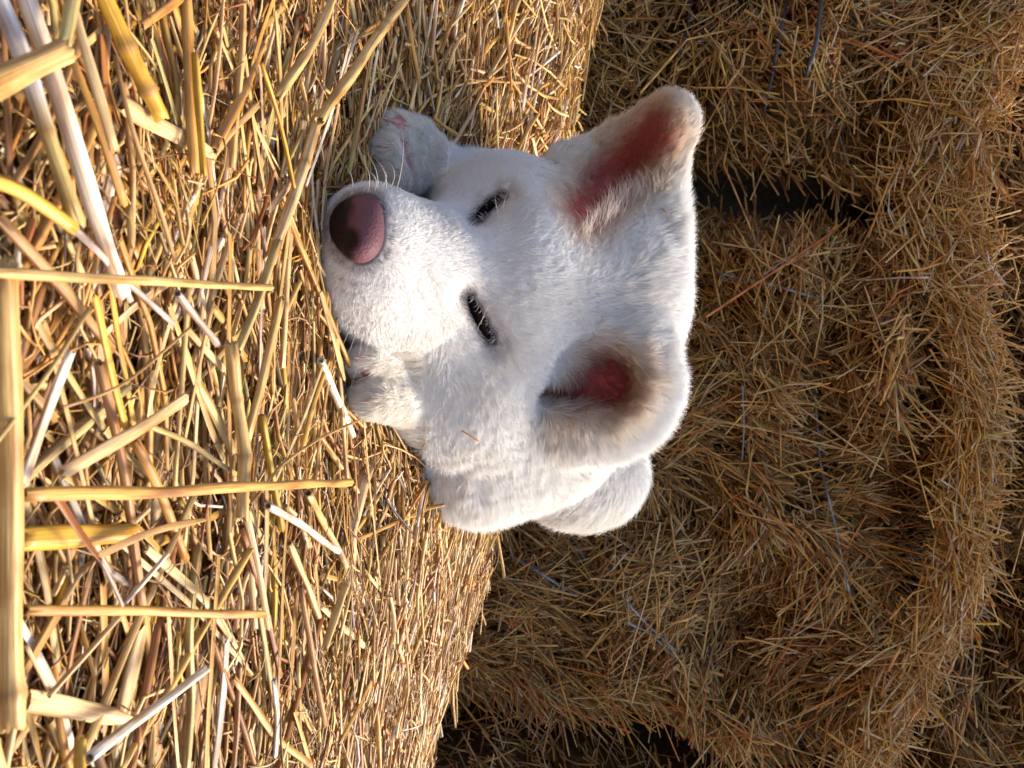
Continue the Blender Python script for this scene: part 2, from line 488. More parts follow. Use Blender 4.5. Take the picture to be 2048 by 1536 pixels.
def skin_color(p):
    c = np.broadcast_to(np.array([.50, .46, .42]), p.shape).copy()
    el = ear_left_d(p); er = ear_right_d(p)
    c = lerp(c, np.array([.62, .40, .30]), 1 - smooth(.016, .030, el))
    c = lerp(c, np.array([.46, .075, .06]), 1 - smooth(.004, .015, el))
    c = lerp(c, np.array([.60, .38, .28]), 1 - smooth(.018, .032, er))
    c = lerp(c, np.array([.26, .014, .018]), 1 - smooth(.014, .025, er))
    c = lerp(c, np.array([.30, .14, .125]), 1 - smooth(.004, .0068, paw_pink(p)))
    c = lerp(c, np.array([.02, .014, .014]), 1 - smooth(.0038, .0062, eye_dist(p)))
    c = lerp(c, np.array([.05, .04, .045]), 1 - smooth(.0005, .003, nhull(p)))
    return c

mt, n, out = new_mat('puppy_skin')
at = N(n, 'ShaderNodeAttribute', attribute_name='tint')
pb = N(n, 'ShaderNodeBsdfPrincipled'); pb.inputs['Roughness'].default_value = .55
n.links.new(at.outputs['Color'], pb.inputs['Base Color']); n.links.new(pb.outputs[0], out.inputs[0])
M_SKIN = mt
mt, n, out = new_mat('puppy_fur')
at = N(n, 'ShaderNodeAttribute', attribute_name='tint')
df = N(n, 'ShaderNodeBsdfDiffuse'); tr = N(n, 'ShaderNodeBsdfTranslucent'); gl = N(n, 'ShaderNodeBsdfGlossy'); gl.inputs['Roughness'].default_value = .35
mx = N(n, 'ShaderNodeMixShader'); mx.inputs[0].default_value = .25; mx2 = N(n, 'ShaderNodeMixShader'); mx2.inputs[0].default_value = .05
n.links.new(at.outputs['Color'], df.inputs[0]); n.links.new(at.outputs['Color'], tr.inputs[0])
n.links.new(df.outputs[0], mx.inputs[1]); n.links.new(tr.outputs[0], mx.inputs[2])
n.links.new(mx.outputs[0], mx2.inputs[1]); n.links.new(gl.outputs[0], mx2.inputs[2]); n.links.new(mx2.outputs[0], out.inputs[0])
M_FUR = mt

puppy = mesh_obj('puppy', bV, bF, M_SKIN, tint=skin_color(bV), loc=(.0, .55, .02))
tag(puppy, 'white puppy lying chin down on the near straw bale, eyes nearly shut, one ear up', 'puppy')

def hair_object(name, pts, rad, mat, tint, parent):
    n, k = pts.shape[:2]
    cu = bpy.data.hair_curves.new(name)
    cu.add_curves([k] * n)
    off = np.array(parent.location)
    cu.attributes['position'].data.foreach_set('vector', (pts - off).astype(np.float32).ravel()) if 'position' in cu.attributes else None
    ra = cu.attributes.get('radius') or cu.attributes.new('radius', 'FLOAT', 'POINT')
    ra.data.foreach_set('value', rad.astype(np.float32).ravel())
    ta = cu.attributes.new('tint', 'FLOAT_COLOR', 'CURVE')
    t4 = np.ones((n, 4), np.float32); t4[:, :3] = tint
    ta.data.foreach_set('color', t4.ravel())
    cu.materials.append(mat)
    o = bpy.data.objects.new(name, cu); C.objects.link(o); o.parent = parent
    return o

# ---- fur
rng = np.random.default_rng(21)
tri = np.concatenate([bF[:, [0, 1, 2]], bF[:, [0, 2, 3]]])
ta, tb, tc_ = bV[tri[:, 0]], bV[tri[:, 1]], bV[tri[:, 2]]
area = np.linalg.norm(np.cross(tb - ta, tc_ - ta), axis=1) / 2
cenT = (ta + tb + tc_) / 3
dens = np.where(cenT[:, 1] < .56, 1.0, .45)
nrmT = np.cross(tb - ta, tc_ - ta); nrmT /= np.linalg.norm(nrmT, axis=1)[:, None] + 1e-12
facing = ((cam_pos - cenT) * nrmT).sum(1) / np.linalg.norm(cam_pos - cenT, axis=1)
dens *= np.where(facing < -.35, .3, 1.0)
dens *= np.where(cenT[:, 2] < top_z(cenT[:, 0], cenT[:, 1]) - .01, .02, 1)
NH = 560000
pr = area * dens; pr /= pr.sum()
ti = rng.choice(len(tri), NH, p=pr)
u, v = rng.random(NH), rng.random(NH); f_ = u + v > 1; u[f_] = 1 - u[f_]; v[f_] = 1 - v[f_]
root = ta[ti] + u[:, None] * (tb - ta)[ti] + v[:, None] * (tc_ - ta)[ti]
nor = sdf_n(root)
radial = root - (NOSE_C + np.array([.004, .01, .0]))
flow = radial / (np.linalg.norm(radial, axis=1)[:, None] + 1e-9)
# body hair sweeps down and back, ears towards their rims, paws towards the toes
back = smooth(.47, .60, root[:, 1])
flow = lerp(flow, np.array([.45, .35, -.80]), back * .75)
el = ear_left_d(root); er = ear_right_d(root)
eL = 1 - smooth(.030, .05, np.minimum(el, seg_dist(root, E_L_BASE, E_L_TIP)))
tipdir = (E_L_TIP - E_L_BASE) / np.linalg.norm(E_L_TIP - E_L_BASE)
flow = lerp(flow, tipdir, eL * .9)
rr = root - (PIT_R + np.array([0, 0, 0]))
eR = 1 - smooth(.02, .055, er)
flow = flow + (rr / (np.linalg.norm(rr, axis=1)[:, None] + 1e-6) * .9 + np.array([.1, .3, .3])) * eR[:, None]
pxr, pyr = to_px(root)
paw = ((pxr < 850) & (pyr > 705) & (pyr < 900) & (root[:, 1] > .375)) | ((pxr < 900) & (pyr < 372) & (root[:, 1] > .395))
flow[paw] = np.array([0, -.25, -.95])
cl1, cl2, cl3 = SineNoise(31, 60, 8), SineNoise(32, 60, 8), SineNoise(33, 60, 8)
clf1, clf2, clf3 = SineNoise(34, 220, 8), SineNoise(35, 220, 8), SineNoise(36, 220, 8)
flow = flow + .16 * np.stack([cl1(root), cl2(root), cl3(root)], 1) + .15 * np.stack([clf1(root), clf2(root), clf3(root)], 1) + rng.normal(0, .16, (NH, 3))
tan = flow - (flow * nor).sum(1)[:, None] * nor; tan /= np.linalg.norm(tan, axis=1)[:, None] + 1e-9
nd = np.linalg.norm(root - NOSE_C, axis=1)
L = .0028 + .0030 * smooth(.02, .09, nd) + .0075 * smooth(.11, .19, nd)
L = np.where(paw, .0058, L)
L = L * (1 - .45 * np.clip(eL, 0, 1)) 
red = np.clip(1 - smooth(.008, .018, el), 0, 1); red2 = np.clip(1 - smooth(.010, .019, er), 0, 1)
L = L * (1 - .5 * red2)
ed = eye_dist(root); L = L * (.5 + .5 * smooth(.003, .012, ed))
L = L * rng.uniform(.7, 1.2, NH)
lift = .33 + .07 * clf1(root + 3.3) + .28 * smooth(.11, .18, nd)
lift = np.where(paw, .42 + .12 * clf2(root), lift)
d0 = tan + lift[:, None] * nor; d0 /= np.linalg.norm(d0, axis=1)[:, None]
keep = rng.random(NH) > np.clip(red * .45 + red2 * .75, 0, 1)
keep &= ed > .0025
keep &= nhull(root) > .0002
keep &= ~((paw_pink(root) < .0048))
keep &= root[:, 2] > top_z(root[:, 0], root[:, 1]) - .012
clump = smooth(.10, .16, nd)[:, None] * np.stack([clf1(root), clf2(root), clf3(root)], 1)
d0 = d0 + .20 * clump; d0 /= np.linalg.norm(d0, axis=1)[:, None]
K = 5
s = np.linspace(0, 1, K)
furpaw = paw
pts = root[:, None] - nor[:, None] * .0004 + L[:, None, None] * (s[None, :, None] * d0[:, None] + (s ** 2)[None, :, None] * (.35 * tan - .28 * lift[:, None] * nor + np.array([0, 0, -.06]))[:, None])
pts += (s ** 2)[None, :, None] * rng.normal(0, .0004, (NH, 1, 3))
rad = (.000108 * rng.uniform(.7, 1.2, NH))[:, None] * np.array([1, .95, .8, .55, .12])[None]
rad = rad * np.where(back > .5, 1.5, 1.0)[:, None]
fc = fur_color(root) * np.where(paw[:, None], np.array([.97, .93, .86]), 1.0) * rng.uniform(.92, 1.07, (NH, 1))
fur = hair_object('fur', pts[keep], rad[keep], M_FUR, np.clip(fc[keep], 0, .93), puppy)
print('fur', keep.sum(), round(time.time() - T0, 1))

# ---- tuft of long hairs across the upright ear opening, whiskers, brow hairs
def strand(p0, p1, sag, r0, k=10):
    s = np.linspace(0, 1, k)[:, None]
    return p0 + (p1 - p0) * s + np.array(sag) * (4 * s * (1 - s)), r0 * (1 - .85 * s[:, 0])
tp, tr_ = [], []
for i in range(420):
    t = rng.random()
    a = hit1(1165 + t * 165 + rng.normal(0, 7), 470 - t * 110 + rng.normal(0, 9)); nn = sdf_n(a[None])[0]
    b = a + nn * rng.uniform(.005, .010) + rng.uniform(.008, .018) * np.array([-.55, -.1, -.35 + .5 * t + rng.normal(0, .25)])
    q, r_ = strand(a, b, nn * .002, .00012, 6); tp.append(q); tr_.append(r_)
hair_object('ear_tuft', np.array(tp), np.array(tr_), M_FUR, np.tile([.62, .54, .46], (420, 1)), puppy)
wp, wr = [], []
for (x0, y0, x1, y1) in [(735, 378, 722, 318), (755, 374, 728, 300), (772, 372, 745, 312), (793, 372, 800, 238), (780, 370, 778, 325), (806, 373, 790, 258), (700, 385, 690, 330), (760, 372, 765, 335), (748, 376, 736, 340)]:
    a = hit1(x0, y0 + 8); b = P(np.array(float(x1)), np.array(float(y1)), np.array(a[1] - .012)); q, r_ = strand(a, b, (0, -.002, .003), .00016); wp.append(q); wr.append(r_)
for (x0, y0, x1, y1) in [(705, 640, 680, 700), (715, 655, 690, 720), (725, 668, 702, 775), (738, 675, 722, 722), (748, 682, 732, 745), (690, 630, 676, 668), (760, 690, 748, 760), (845, 760, 836, 832)]:
    a = hit1(x0, y0 - 6); b = P(np.array(float(x1)), np.array(float(y1)), np.array(a[1] - .010)); q, r_ = strand(a, b, (0, -.003, .002), .00015); wp.append(q); wr.append(r_)
for (x0, y0, x1, y1) in [(1005, 430, 1018, 382), (960, 655, 985, 600), (955, 660, 975, 628), (1000, 438, 990, 388)]:
    a = hit1(x0, y0); b = P(np.array(float(x1)), np.array(float(y1)), np.array(a[1] - .012)); q, r_ = strand(a, b, (0, -.004, .0), .00013); wp.append(q); wr.append(r_)
hair_object('whiskers', np.array(wp), np.array(wr), M_FUR, np.tile([.50, .46, .40], (len(wp), 1)), puppy)

# ---- short lashes and brow hairs falling over the eye slits
lp, lr = [], []
for E in (EYE_L, EYE_R):
    for i in range(46):
        t = rng.random(); a = (E[0] + (E[1] - E[0]) * t * 2) if t < .5 else (E[1] + (E[2] - E[1]) * (t * 2 - 1))
        nn = sdf_n(a[None])[0]; a = a + upv * rng.uniform(.0022, .0042); a = a - nn * sdf(a[None])[0]
        b = a + nn * rng.uniform(.0012, .003) + rng.uniform(.0020, .0045) * (-upv + np.array([rng.normal(0, .35), 0, 0]) + .25 * (E[2] - E[0]) / np.linalg.norm(E[2] - E[0]))
        q, r_ = strand(a, b, nn * .0009, .00011, 6); lp.append(q); lr.append(r_)
lt = np.where((rng.random(len(lp)) < .35)[:, None], np.array([[.05, .04, .04]]), np.array([[.5, .46, .42]]))
hair_object('eyelashes', np.array(lp), np.array(lr), M_FUR, lt, puppy)

# ---- nose leather
mt, n, out = new_mat('nose_leather')
at = N(n, 'ShaderNodeAttribute', attribute_name='tint')
pb = N(n, 'ShaderNodeBsdfPrincipled'); pb.inputs['Roughness'].default_value = .55; pb.inputs['Specular IOR Level'].default_value = .15
n.links.new(at.outputs['Color'], pb.inputs['Base Color'])
tc = N(n, 'ShaderNodeTexCoord'); vo = N(n, 'ShaderNodeTexVoronoi'); vo.inputs['Scale'].default_value = 900; n.links.new(tc.outputs['Object'], vo.inputs[0])
bp = N(n, 'ShaderNodeBump'); bp.inputs['Strength'].default_value = .45; bp.inputs['Distance'].default_value = .0005
n.links.new(vo.outputs[0], bp.inputs['Height']); n.links.new(bp.outputs[0], pb.inputs['Normal']); n.links.new(pb.outputs[0], out.inputs[0])
M_NOSE = mt
h = .0006; o_ = nc - .022; g = [o_[k] + np.arange(int(.044 / h)) * h for k in range(3)]
X, Yg, Z = np.meshgrid(*g, indexing='ij')
nV, nF = surface_nets(nsdf(np.stack([X, Yg, Z], -1)), o_, h)
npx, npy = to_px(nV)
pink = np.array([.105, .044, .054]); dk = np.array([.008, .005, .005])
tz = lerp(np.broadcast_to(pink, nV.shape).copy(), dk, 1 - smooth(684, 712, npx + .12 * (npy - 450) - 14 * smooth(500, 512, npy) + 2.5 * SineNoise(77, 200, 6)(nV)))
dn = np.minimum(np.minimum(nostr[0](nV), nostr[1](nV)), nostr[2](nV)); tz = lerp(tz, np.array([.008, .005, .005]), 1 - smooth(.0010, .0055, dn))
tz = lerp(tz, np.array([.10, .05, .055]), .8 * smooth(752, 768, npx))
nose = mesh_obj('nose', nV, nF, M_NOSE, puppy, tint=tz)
nose['label'] = 'dusky pink nose, darker round the nostrils'

# ---- eyes: dark almond slits under heavy lids
M_CLAW = plain('claw', (.34, .20, .17), .35, .4)
for (x0, y0, x1, y1, w_) in [(742, 716, 716, 716, .0026), (748, 752, 722, 757, .0022), (760, 800, 733, 804, .0021), (800, 244, 772, 238, .0018), (785, 292, 757, 290, .0019), (796, 342, 768, 342, .0018)]:
    A = hit1(x0, y0); nn = sdf_n(A[None])[0]; B = P(np.array(float(x1)), np.array(float(y1)), np.array(A[1] - .004)); A = A - nn * .002
    V, Fc, U_, T_ = straw_arrays(A[None], B[None], np.array([w_]), 5, 8, ((A - B)[None] * 0 + nn * .0012), np.array([.7]), np.random.default_rng(1), np.array([[.3, .2, .2]]), np.array([.25]))
    mesh_obj('claw', V, Fc, M_CLAW, puppy)
M_EYE = plain('eye_dark', (.003, .002, .002), .6, .02)
def uv_ell(c, ax, r, nu=28, nv=18):
    th, ph = np.meshgrid(np.linspace(0, 2 * np.pi, nu, endpoint=False), np.linspace(0, np.pi, nv), indexing='ij')
    q = np.stack([np.cos(ph), np.sin(ph) * np.cos(th), np.sin(ph) * np.sin(th)], -1) * np.array(r)
    V = c + q.reshape(-1, 3) @ ax
    f = [[i * nv + j, ((i + 1) % nu) * nv + j, ((i + 1) % nu) * nv + j + 1, i * nv + j + 1] for i in range(nu) for j in range(nv - 1)]
    return V, np.array(f)
for E, hw in ((EYE_L, .0032), (EYE_R, .0033)):
    lng = E[2] - E[0]; ln = np.linalg.norm(lng); nn = sdf_n(E[1:2])[0]
    fr = frame(lng, nn)
    V, Fc = uv_ell((E[0] + E[2]) / 2 * .5 + E[1] * .5 - nn * .0022, fr, (ln * .60, hw, .0044))
    mesh_obj('eye', V, Fc, M_EYE, puppy)

# ------------------------------------------------------------------ ground
gv = np.array([[-60, -60, -.55], [60, -60, -.55], [60, 60, -.55], [-60, 60, -.55]])
tag(mesh_obj('ground', gv, np.array([[0, 1, 2, 3]]), M_GROUND), kind='structure')

# ------------------------------------------------------------------ near bale
def grid_mesh(nx, ny, f):
    a, b = np.meshgrid(np.linspace(0, 1, nx), np.linspace(0, 1, ny), indexing='ij')
    V = f(a.ravel(), b.ravel())
    i, j = np.meshgrid(np.arange(nx - 1), np.arange(ny - 1), indexing='ij'); i = i.ravel(); j = j.ravel()
    return V, np.stack([i * ny + j, (i + 1) * ny + j, (i + 1) * ny + j + 1, i * ny + j + 1], 1)
XA, XB, YA = -.62, .62, -.25
DEP = .014
cz = SineNoise(8, 45, 12)
def core_f(a, b):
    x = XA + (XB - XA) * a
    ye = edge_y(x) - .012
    bb = b
    y = np.where(bb < .06, YA, np.where(bb < .86, YA + (ye - YA) * (bb - .06) / .8, ye))
    zt = top_z(x, y) - DEP + .004 * cz(np.stack([x, y, 0 * x], -1))
    rnd = .03 * smooth(-.05, 0, y - ye) ** 2
    z = np.where(bb < .06, -.5 + (zt + .5) * bb / .06, np.where(bb < .86, zt - rnd, (zt - rnd) + (-.5 - zt) * (bb - .86) / .14))
    sd = (a < 1e-6) | (a > 1 - 1e-6)
    return np.stack([x, y, np.where(sd, -.5, z)], 1)
near = empty('straw_bale', (0, .3, -.5))
tag(near, 'sunlit golden straw bale the puppy rests its chin on', 'straw bale')
cv, cf = grid_mesh(180, 160, core_f)
mesh_obj('bale_body', cv, cf, M_CORE, near)

parts = []
def scatter_top(n, seed, Lr, rr, zr, wts, ang_sd, flat_p=.25, xlim=(XA, XB), ylim=(.02, None), bendr=.07, gain=1.0, nside=6, nseg=3, pitch_sd=.05, ang0=0.0, clear=.0006, near_only=False):
    r = np.random.default_rng(seed)
    x = r.uniform(*xlim, n); ye = edge_y(x); y0 = ylim[0]
    y = y0 + (np.minimum(ye, 9 if ylim[1] is None else ylim[1]) - y0) * r.random(n)
    ang = r.normal(0, 1, n) * ang_sd + ang0
    # stalks on the far left lean away from the camera
    ang = ang + np.where(x < -.1, -.35 * smooth(.35, .7, y) * smooth(-.1, -.3, x), 0)
    L = r.uniform(*Lr, n) * np.where(r.random(n) < .3, .5, 1); d = np.stack([np.cos(ang), np.sin(ang), r.normal(0, pitch_sd, n) - .05 * np.cos(ang)], 1)
    z = top_z(x, y) + r.uniform(*zr, n)
    c = np.stack([x, y, z], 1); P0 = c - d * L[:, None] / 2; P1 = c + d * L[:, None] / 2
    # keep ends from diving/hovering: follow the slope of the top
    for Q in (P0, P1): Q[:, 2] = .25 * Q[:, 2] + .75 * (top_z(Q[:, 0], np.minimum(Q[:, 1], edge_y(Q[:, 0]))) + (z - top_z(x, y)) + r.normal(0, .002, n))
    rad = r.uniform(*rr, n); flat = np.where(r.random(n) < flat_p, r.uniform(.12, .35, n), r.uniform(.75, 1, n))
    bend = r.normal(0, 1, (n, 3)) * L[:, None] * bendr * np.array([1, 1, .35])
    mid = c + bend
    ok = np.ones(n, bool)
    for Q in (P0, P1, mid, (P0 + mid) / 2, (P1 + mid) / 2): ok &= (sdf(Q) > clear) & (np.linalg.norm(Q - cam_pos, axis=1) > .115)
    if near_only: ok &= sdf(c) < .016
    dt = pick_tints(r, n, wts, gain=gain)
    s = np.where(ok)[0]
    return dict(P0=P0[s], P1=P1[s], rad=rad[s], flat=flat[s], bend=bend[s], tint=dt[s], ns=nside, ng=nseg, r=r)
def arr(D, sel=None):
    sel = np.arange(len(D['P0'])) if sel is None else sel
    return straw_arrays(D['P0'][sel], D['P1'][sel], D['rad'][sel], D['ng'], D['ns'], D['bend'][sel], D['flat'][sel], D['r'], D['tint'][sel], D['r'].uniform(.6, 1.1, len(sel)))
#          cream pale gold tan brown rust white lilac green yellow
W_DEEP = (1.5, 3, 5, 4, 3, 3, .2, .2, .3, .3)
W_TOP = (4.5, 5.5, 5.5, 2.6, .8, .9, 1.1, .25, .6, .5)
W_SUN = (5, 5, 4.5, 2.5, 1.0, .9, 1.8, .2, .3, .3)  # paler mix that puts sunlight into the far straw's tints
parts.append(arr(scatter_top(4200, 101, (.03, .12), (.0008, .0017), (-.016, -.006), W_DEEP, .42, gain=1.0, nside=5, ylim=(.02, .42), flat_p=.45)))
parts.append(arr(scatter_top(6500, 111, (.04, .12), (.0009, .0017), (-.016, -.005), W_DEEP, .30, gain=.85, nside=5, ylim=(.40, None))))
parts.append(arr(scatter_top(4200, 102, (.02, .10), (.0006, .0015), (-.009, .001), W_TOP, .55, ylim=(.02, .42), flat_p=.45)))
parts.append(arr(scatter_top(6500, 112, (.025, .10), (.0007, .0015), (-.008, .001), W_SUN, .28, ylim=(.40, None), flat_p=.35, gain=1.12)))
parts.append(arr(scatter_top(2400, 103, (.015, .08), (.0005, .0013), (-.003, .006), W_TOP, .42, ylim=(.02, .42))))
parts.append(arr(scatter_top(5000, 113, (.02, .08), (.0004, .0011), (-.003, .005), W_SUN, .40, ylim=(.40, None), flat_p=.4, gain=1.15)))
parts.append(arr(scatter_top(13000, 104, (.01, .06), (.0003, .0009), (-.010, .006), W_TOP, .60, gain=1.1, flat_p=.7, bendr=.12, nside=4, ylim=(.02, .45), xlim=(-.35, .35))))
parts.append(arr(scatter_top(9000, 105, (.015, .06), (.0003, .0009), (-.004, .006), W_SUN, .55, flat_p=.5, nside=5, ylim=(.42, None))))
parts.append(arr(scatter_top(4500, 106, (.01, .05), (.00015, .0005), (-.004, .009), (2, 3, 4, 4, 3, 4, .5, .2, .2, .3), 1.0, flat_p=.3, bendr=.22, nside=4, nseg=5, xlim=(-.4, .4))))
parts.append(arr(scatter_top(2600, 114, (.025, .10), (.0007, .0015), (-.002, .012), W_SUN, .50, flat_p=.4, xlim=(-.55, -.10), ylim=(.42, None), gain=1.2, ang0=-.45, pitch_sd=.15)))
parts.append(arr(scatter_top(1100, 115, (.02, .08), (.0007, .0014), (-.001, .008), W_SUN, .55, flat_p=.4, xlim=(.05, .45), ylim=(.42, None), gain=1.2)))
# stalks pushed up against the puppy
parts.append(arr(scatter_top(9000, 109, (.015, .06), (.0004, .0012), (-.003, .007), W_TOP, .6, flat_p=.5, nside=5, ylim=(.33, .62), xlim=(-.13, .12), near_only=True, clear=.0003)))
# brown chaff and leaf shreds between the stalks
parts.append(arr(scatter_top(8000, 108, (.006, .03), (.0005, .0018), (-.012, .001), (1, 2, 4, 5, 5, 5, .4, .5, .2, .2), 1.3, flat_p=1.0, bendr=.2, nside=4, xlim=(-.3, .3), ylim=(.02, .5), pitch_sd=.3)))
# large leaf sheaths and crushed blades, mostly buried
parts.append(arr(scatter_top(420, 107, (.03, .09), (.0025, .0050), (-.010, .001), (4, 3, 3, 3, 2, 2, 1, .4, .3, .2), .35, flat_p=1.0, ylim=(.02, .5), xlim=(-.3, .3))))

# the far lip: stalks sticking out over the back edge
r = np.random.default_rng(120); n_ = 900
x = r.uniform(XA, XB, n_); y = edge_y(x) - r.uniform(-.004, .02, n_)
c = np.stack([x, y, top_z(x, y) - r.uniform(0, .05, n_)], 1)
left = smooth(.0, -.25, x)
ang = r.normal(0, .55, n_) + .9 * left * (r.random(n_) < .6)
d = np.stack([np.cos(ang) * np.sign(r.normal(size=n_) + .2), np.abs(np.sin(ang)) * .8, r.normal(0, .12, n_) + .22 * left * (r.random(n_) < .6)], 1)
L = r.uniform(.02, .07, n_)
P1 = c + d * L[:, None]; ok = (sdf(P1) > .004) & (sdf(c) > .004) & (sdf((P1 + c) / 2) > .004)
parts.append(straw_arrays(c[ok], P1[ok], r.uniform(.0006, .0017, ok.sum()), 3, 6, r.normal(0, .003, (ok.sum(), 3)), np.where(r.random(ok.sum()) < .3, .25, .9), r, pick_tints(r, ok.sum(), W_TOP), np.ones(ok.sum())))
V, Q, U, Tn = merge(parts)
tag(mesh_obj('packed_straw', V, Q, M_STRAW, near, uv=U, tint=Tn), kind='stuff')
print('near straw', len(Q), round(time.time() - T0, 1))

# ------------------------------------------------------------------ single stalks lying loose on the near bale
def stalk(name, pts, rad, tint, flat=1.0, nodes=(), tint2=None, hollow=True, seed=0, res=None, up=None):
    """one detailed stalk along the polyline pts (world), radius rad, ring nodes at given fractions"""
    r = np.random.default_rng(seed)
    pts = np.array(pts, float); seg = np.linalg.norm(np.diff(pts, axis=0), axis=1); cum = np.concatenate([[0], np.cumsum(seg)]); Lt = cum[-1]
    k = res or max(10, int(Lt / .006)); k = min(k, 40)
    ss = np.linspace(0, 1, k)
    for f in nodes: ss = np.concatenate([ss, [f - .0035 / Lt, f - .0018 / Lt, f, f + .0018 / Lt, f + .0035 / Lt]])
    ss = np.unique(np.clip(ss, 0, 1)); k = len(ss)
    cen = np.stack([np.interp(ss * Lt, cum, pts[:, i]) for i in range(3)], 1)
    if len(pts) > 2:
        for _ in range(3): cen[1:-1] = cen[1:-1] * .5 + (cen[:-2] + cen[2:]) * .25
    wob = rad * .10
    wz = [SineNoise(seed * 7 + i, 12, 4, 1) for i in range(3)]
    cen += wob * np.stack([wz[i]((ss * Lt)[:, None]) for i in range(3)], 1)
    tg = np.gradient(cen, axis=0); tg /= np.linalg.norm(tg, axis=1)[:, None]
    ref = np.array([0, 0, 1.0]) if up is None else np.array(up, float)
    e1 = np.cross(tg, ref); e1 /= np.linalg.norm(e1, axis=1)[:, None]; e2 = np.cross(e1, tg)
    tw = r.uniform(-.5, .5) * ss if flat < .5 else 0 * ss
    e1r = e1 * np.cos(tw)[:, None] + e2 * np.sin(tw)[:, None]; e2r = -e1 * np.sin(tw)[:, None] + e2 * np.cos(tw)[:, None]
    rs = np.full(k, rad) * (1 + .06 * SineNoise(seed + 5, 25, 4, 1)((ss * Lt)[:, None]))
    if flat < .5: rs = rs * (1 - .5 * smooth(.75, 1, ss))
    for f in nodes: rs = rs * (1 + .22 * np.exp(-((ss - f) * Lt / .0016) ** 2))
    S = 20; th = np.arange(S) / S * 2 * np.pi; rib = 1 + .06 * np.cos(4 * th + seed) + .045 * np.cos(7 * th + 2 * seed)
    V = cen[:, None] + rs[:, None, None] * rib[None, :, None] * (np.cos(th)[None, :, None] * e1r[:, None] + flat * np.sin(th)[None, :, None] * e2r[:, None])
    for e in (0, -1): V[e] += (r.uniform(-1, 1, S) * rad * .5)[:, None] * tg[e]
    rings = [V]; vals = [(th, ss * Lt)]
    i = np.arange(S); j = (i + 1) % S
    Fq = [np.stack([a * S + i, (a + 1) * S + i, (a + 1) * S + j, a * S + j], 1) for a in range(k - 1)]
    V = V.reshape(-1, 3)
    U = np.stack(np.broadcast_arrays(np.abs(th / np.pi - 1)[None], (ss * Lt)[:, None]), -1).reshape(-1, 2) + seed * 1.37
    T = np.tile(np.array(tint, float), (len(V), 1))
    if tint2 is not None: T = lerp(T, np.array(tint2), smooth(.45, .62, np.repeat(ss, S)))
    for f in nodes: T = lerp(T, np.array([.34, .20, .07]), .8 * np.exp(-(((np.repeat(ss, S) - f) * Lt) / .0017) ** 2))
    # hollow ends: wall thickness and a dark bore
    if hollow:
        for e, a in ((0, 0), (-1, k - 1)):
            ring = V[a * S:(a + 1) * S]; cc = ring.mean(0); inn = cc + (ring - cc) * .66
            depth = tg[e] * (rad * 3) * (1 if e == 0 else -1)
            b0 = len(V); V = np.concatenate([V, inn, inn + depth, (cc + depth)[None]])
            q1 = np.stack([a * S + i, a * S + j, b0 + j, b0 + i], 1); q2 = np.stack([b0 + i, b0 + j, b0 + S + j, b0 + S + i], 1)
            q3 = np.stack([b0 + S + i, b0 + S + j, np.full(S, b0 + 2 * S), np.full(S, b0 + 2 * S)], 1)
            if e == -1: q1 = q1[:, ::-1]; q2 = q2[:, ::-1]
            Fq += [q1, q2]
            U = np.concatenate([U, np.zeros((2 * S + 1, 2)) + seed]); T = np.concatenate([T, np.tile(np.array(tint) * .9, (S, 1)), np.tile(np.array(tint) * .35, (S + 1, 1))])
    return V, np.concatenate(Fq), U, T
GRP = 'loose straw stalks on top of the near bale'
def place(name, pxs, wpx, colour, label, lift=.008, flat=1.0, nodes=(), col2=None, seed=[1000], sharp=None):
    seed[0] += 1
    px = np.array([p[0] for p in pxs], float); py = np.array([p[1] for p in pxs], float)
    lf = np.linspace(lift, lift, len(px)) if np.isscalar(lift) else np.array(lift)
    W = np.stack([on_top(px[i], py[i], lf[i]) for i in range(len(px))])
    mid = W.mean(0); dep = (mid - cam_pos) @ fwd
    rad = wpx / 2 * dep / F
    for _ in range(12):                       # lift the whole stalk until it clears the puppy
        ch = np.concatenate([W] + [W[:-1] + (W[1:] - W[:-1]) * t for t in (.25, .5, .75)])
        if sdf(ch).min() > rad: break
        W[:, 1] -= .004; W[:, 2] += .0005
    V, Fq, U, T = stalk(name, W, rad, PAL[colour], flat, nodes, PAL[col2] if col2 else None, flat > .5, seed[0])
    o = mesh_obj(name, V, Fq, M_STRAW, uv=U, tint=T, loc=mid)
    return tag(o, label, 'straw', GRP)
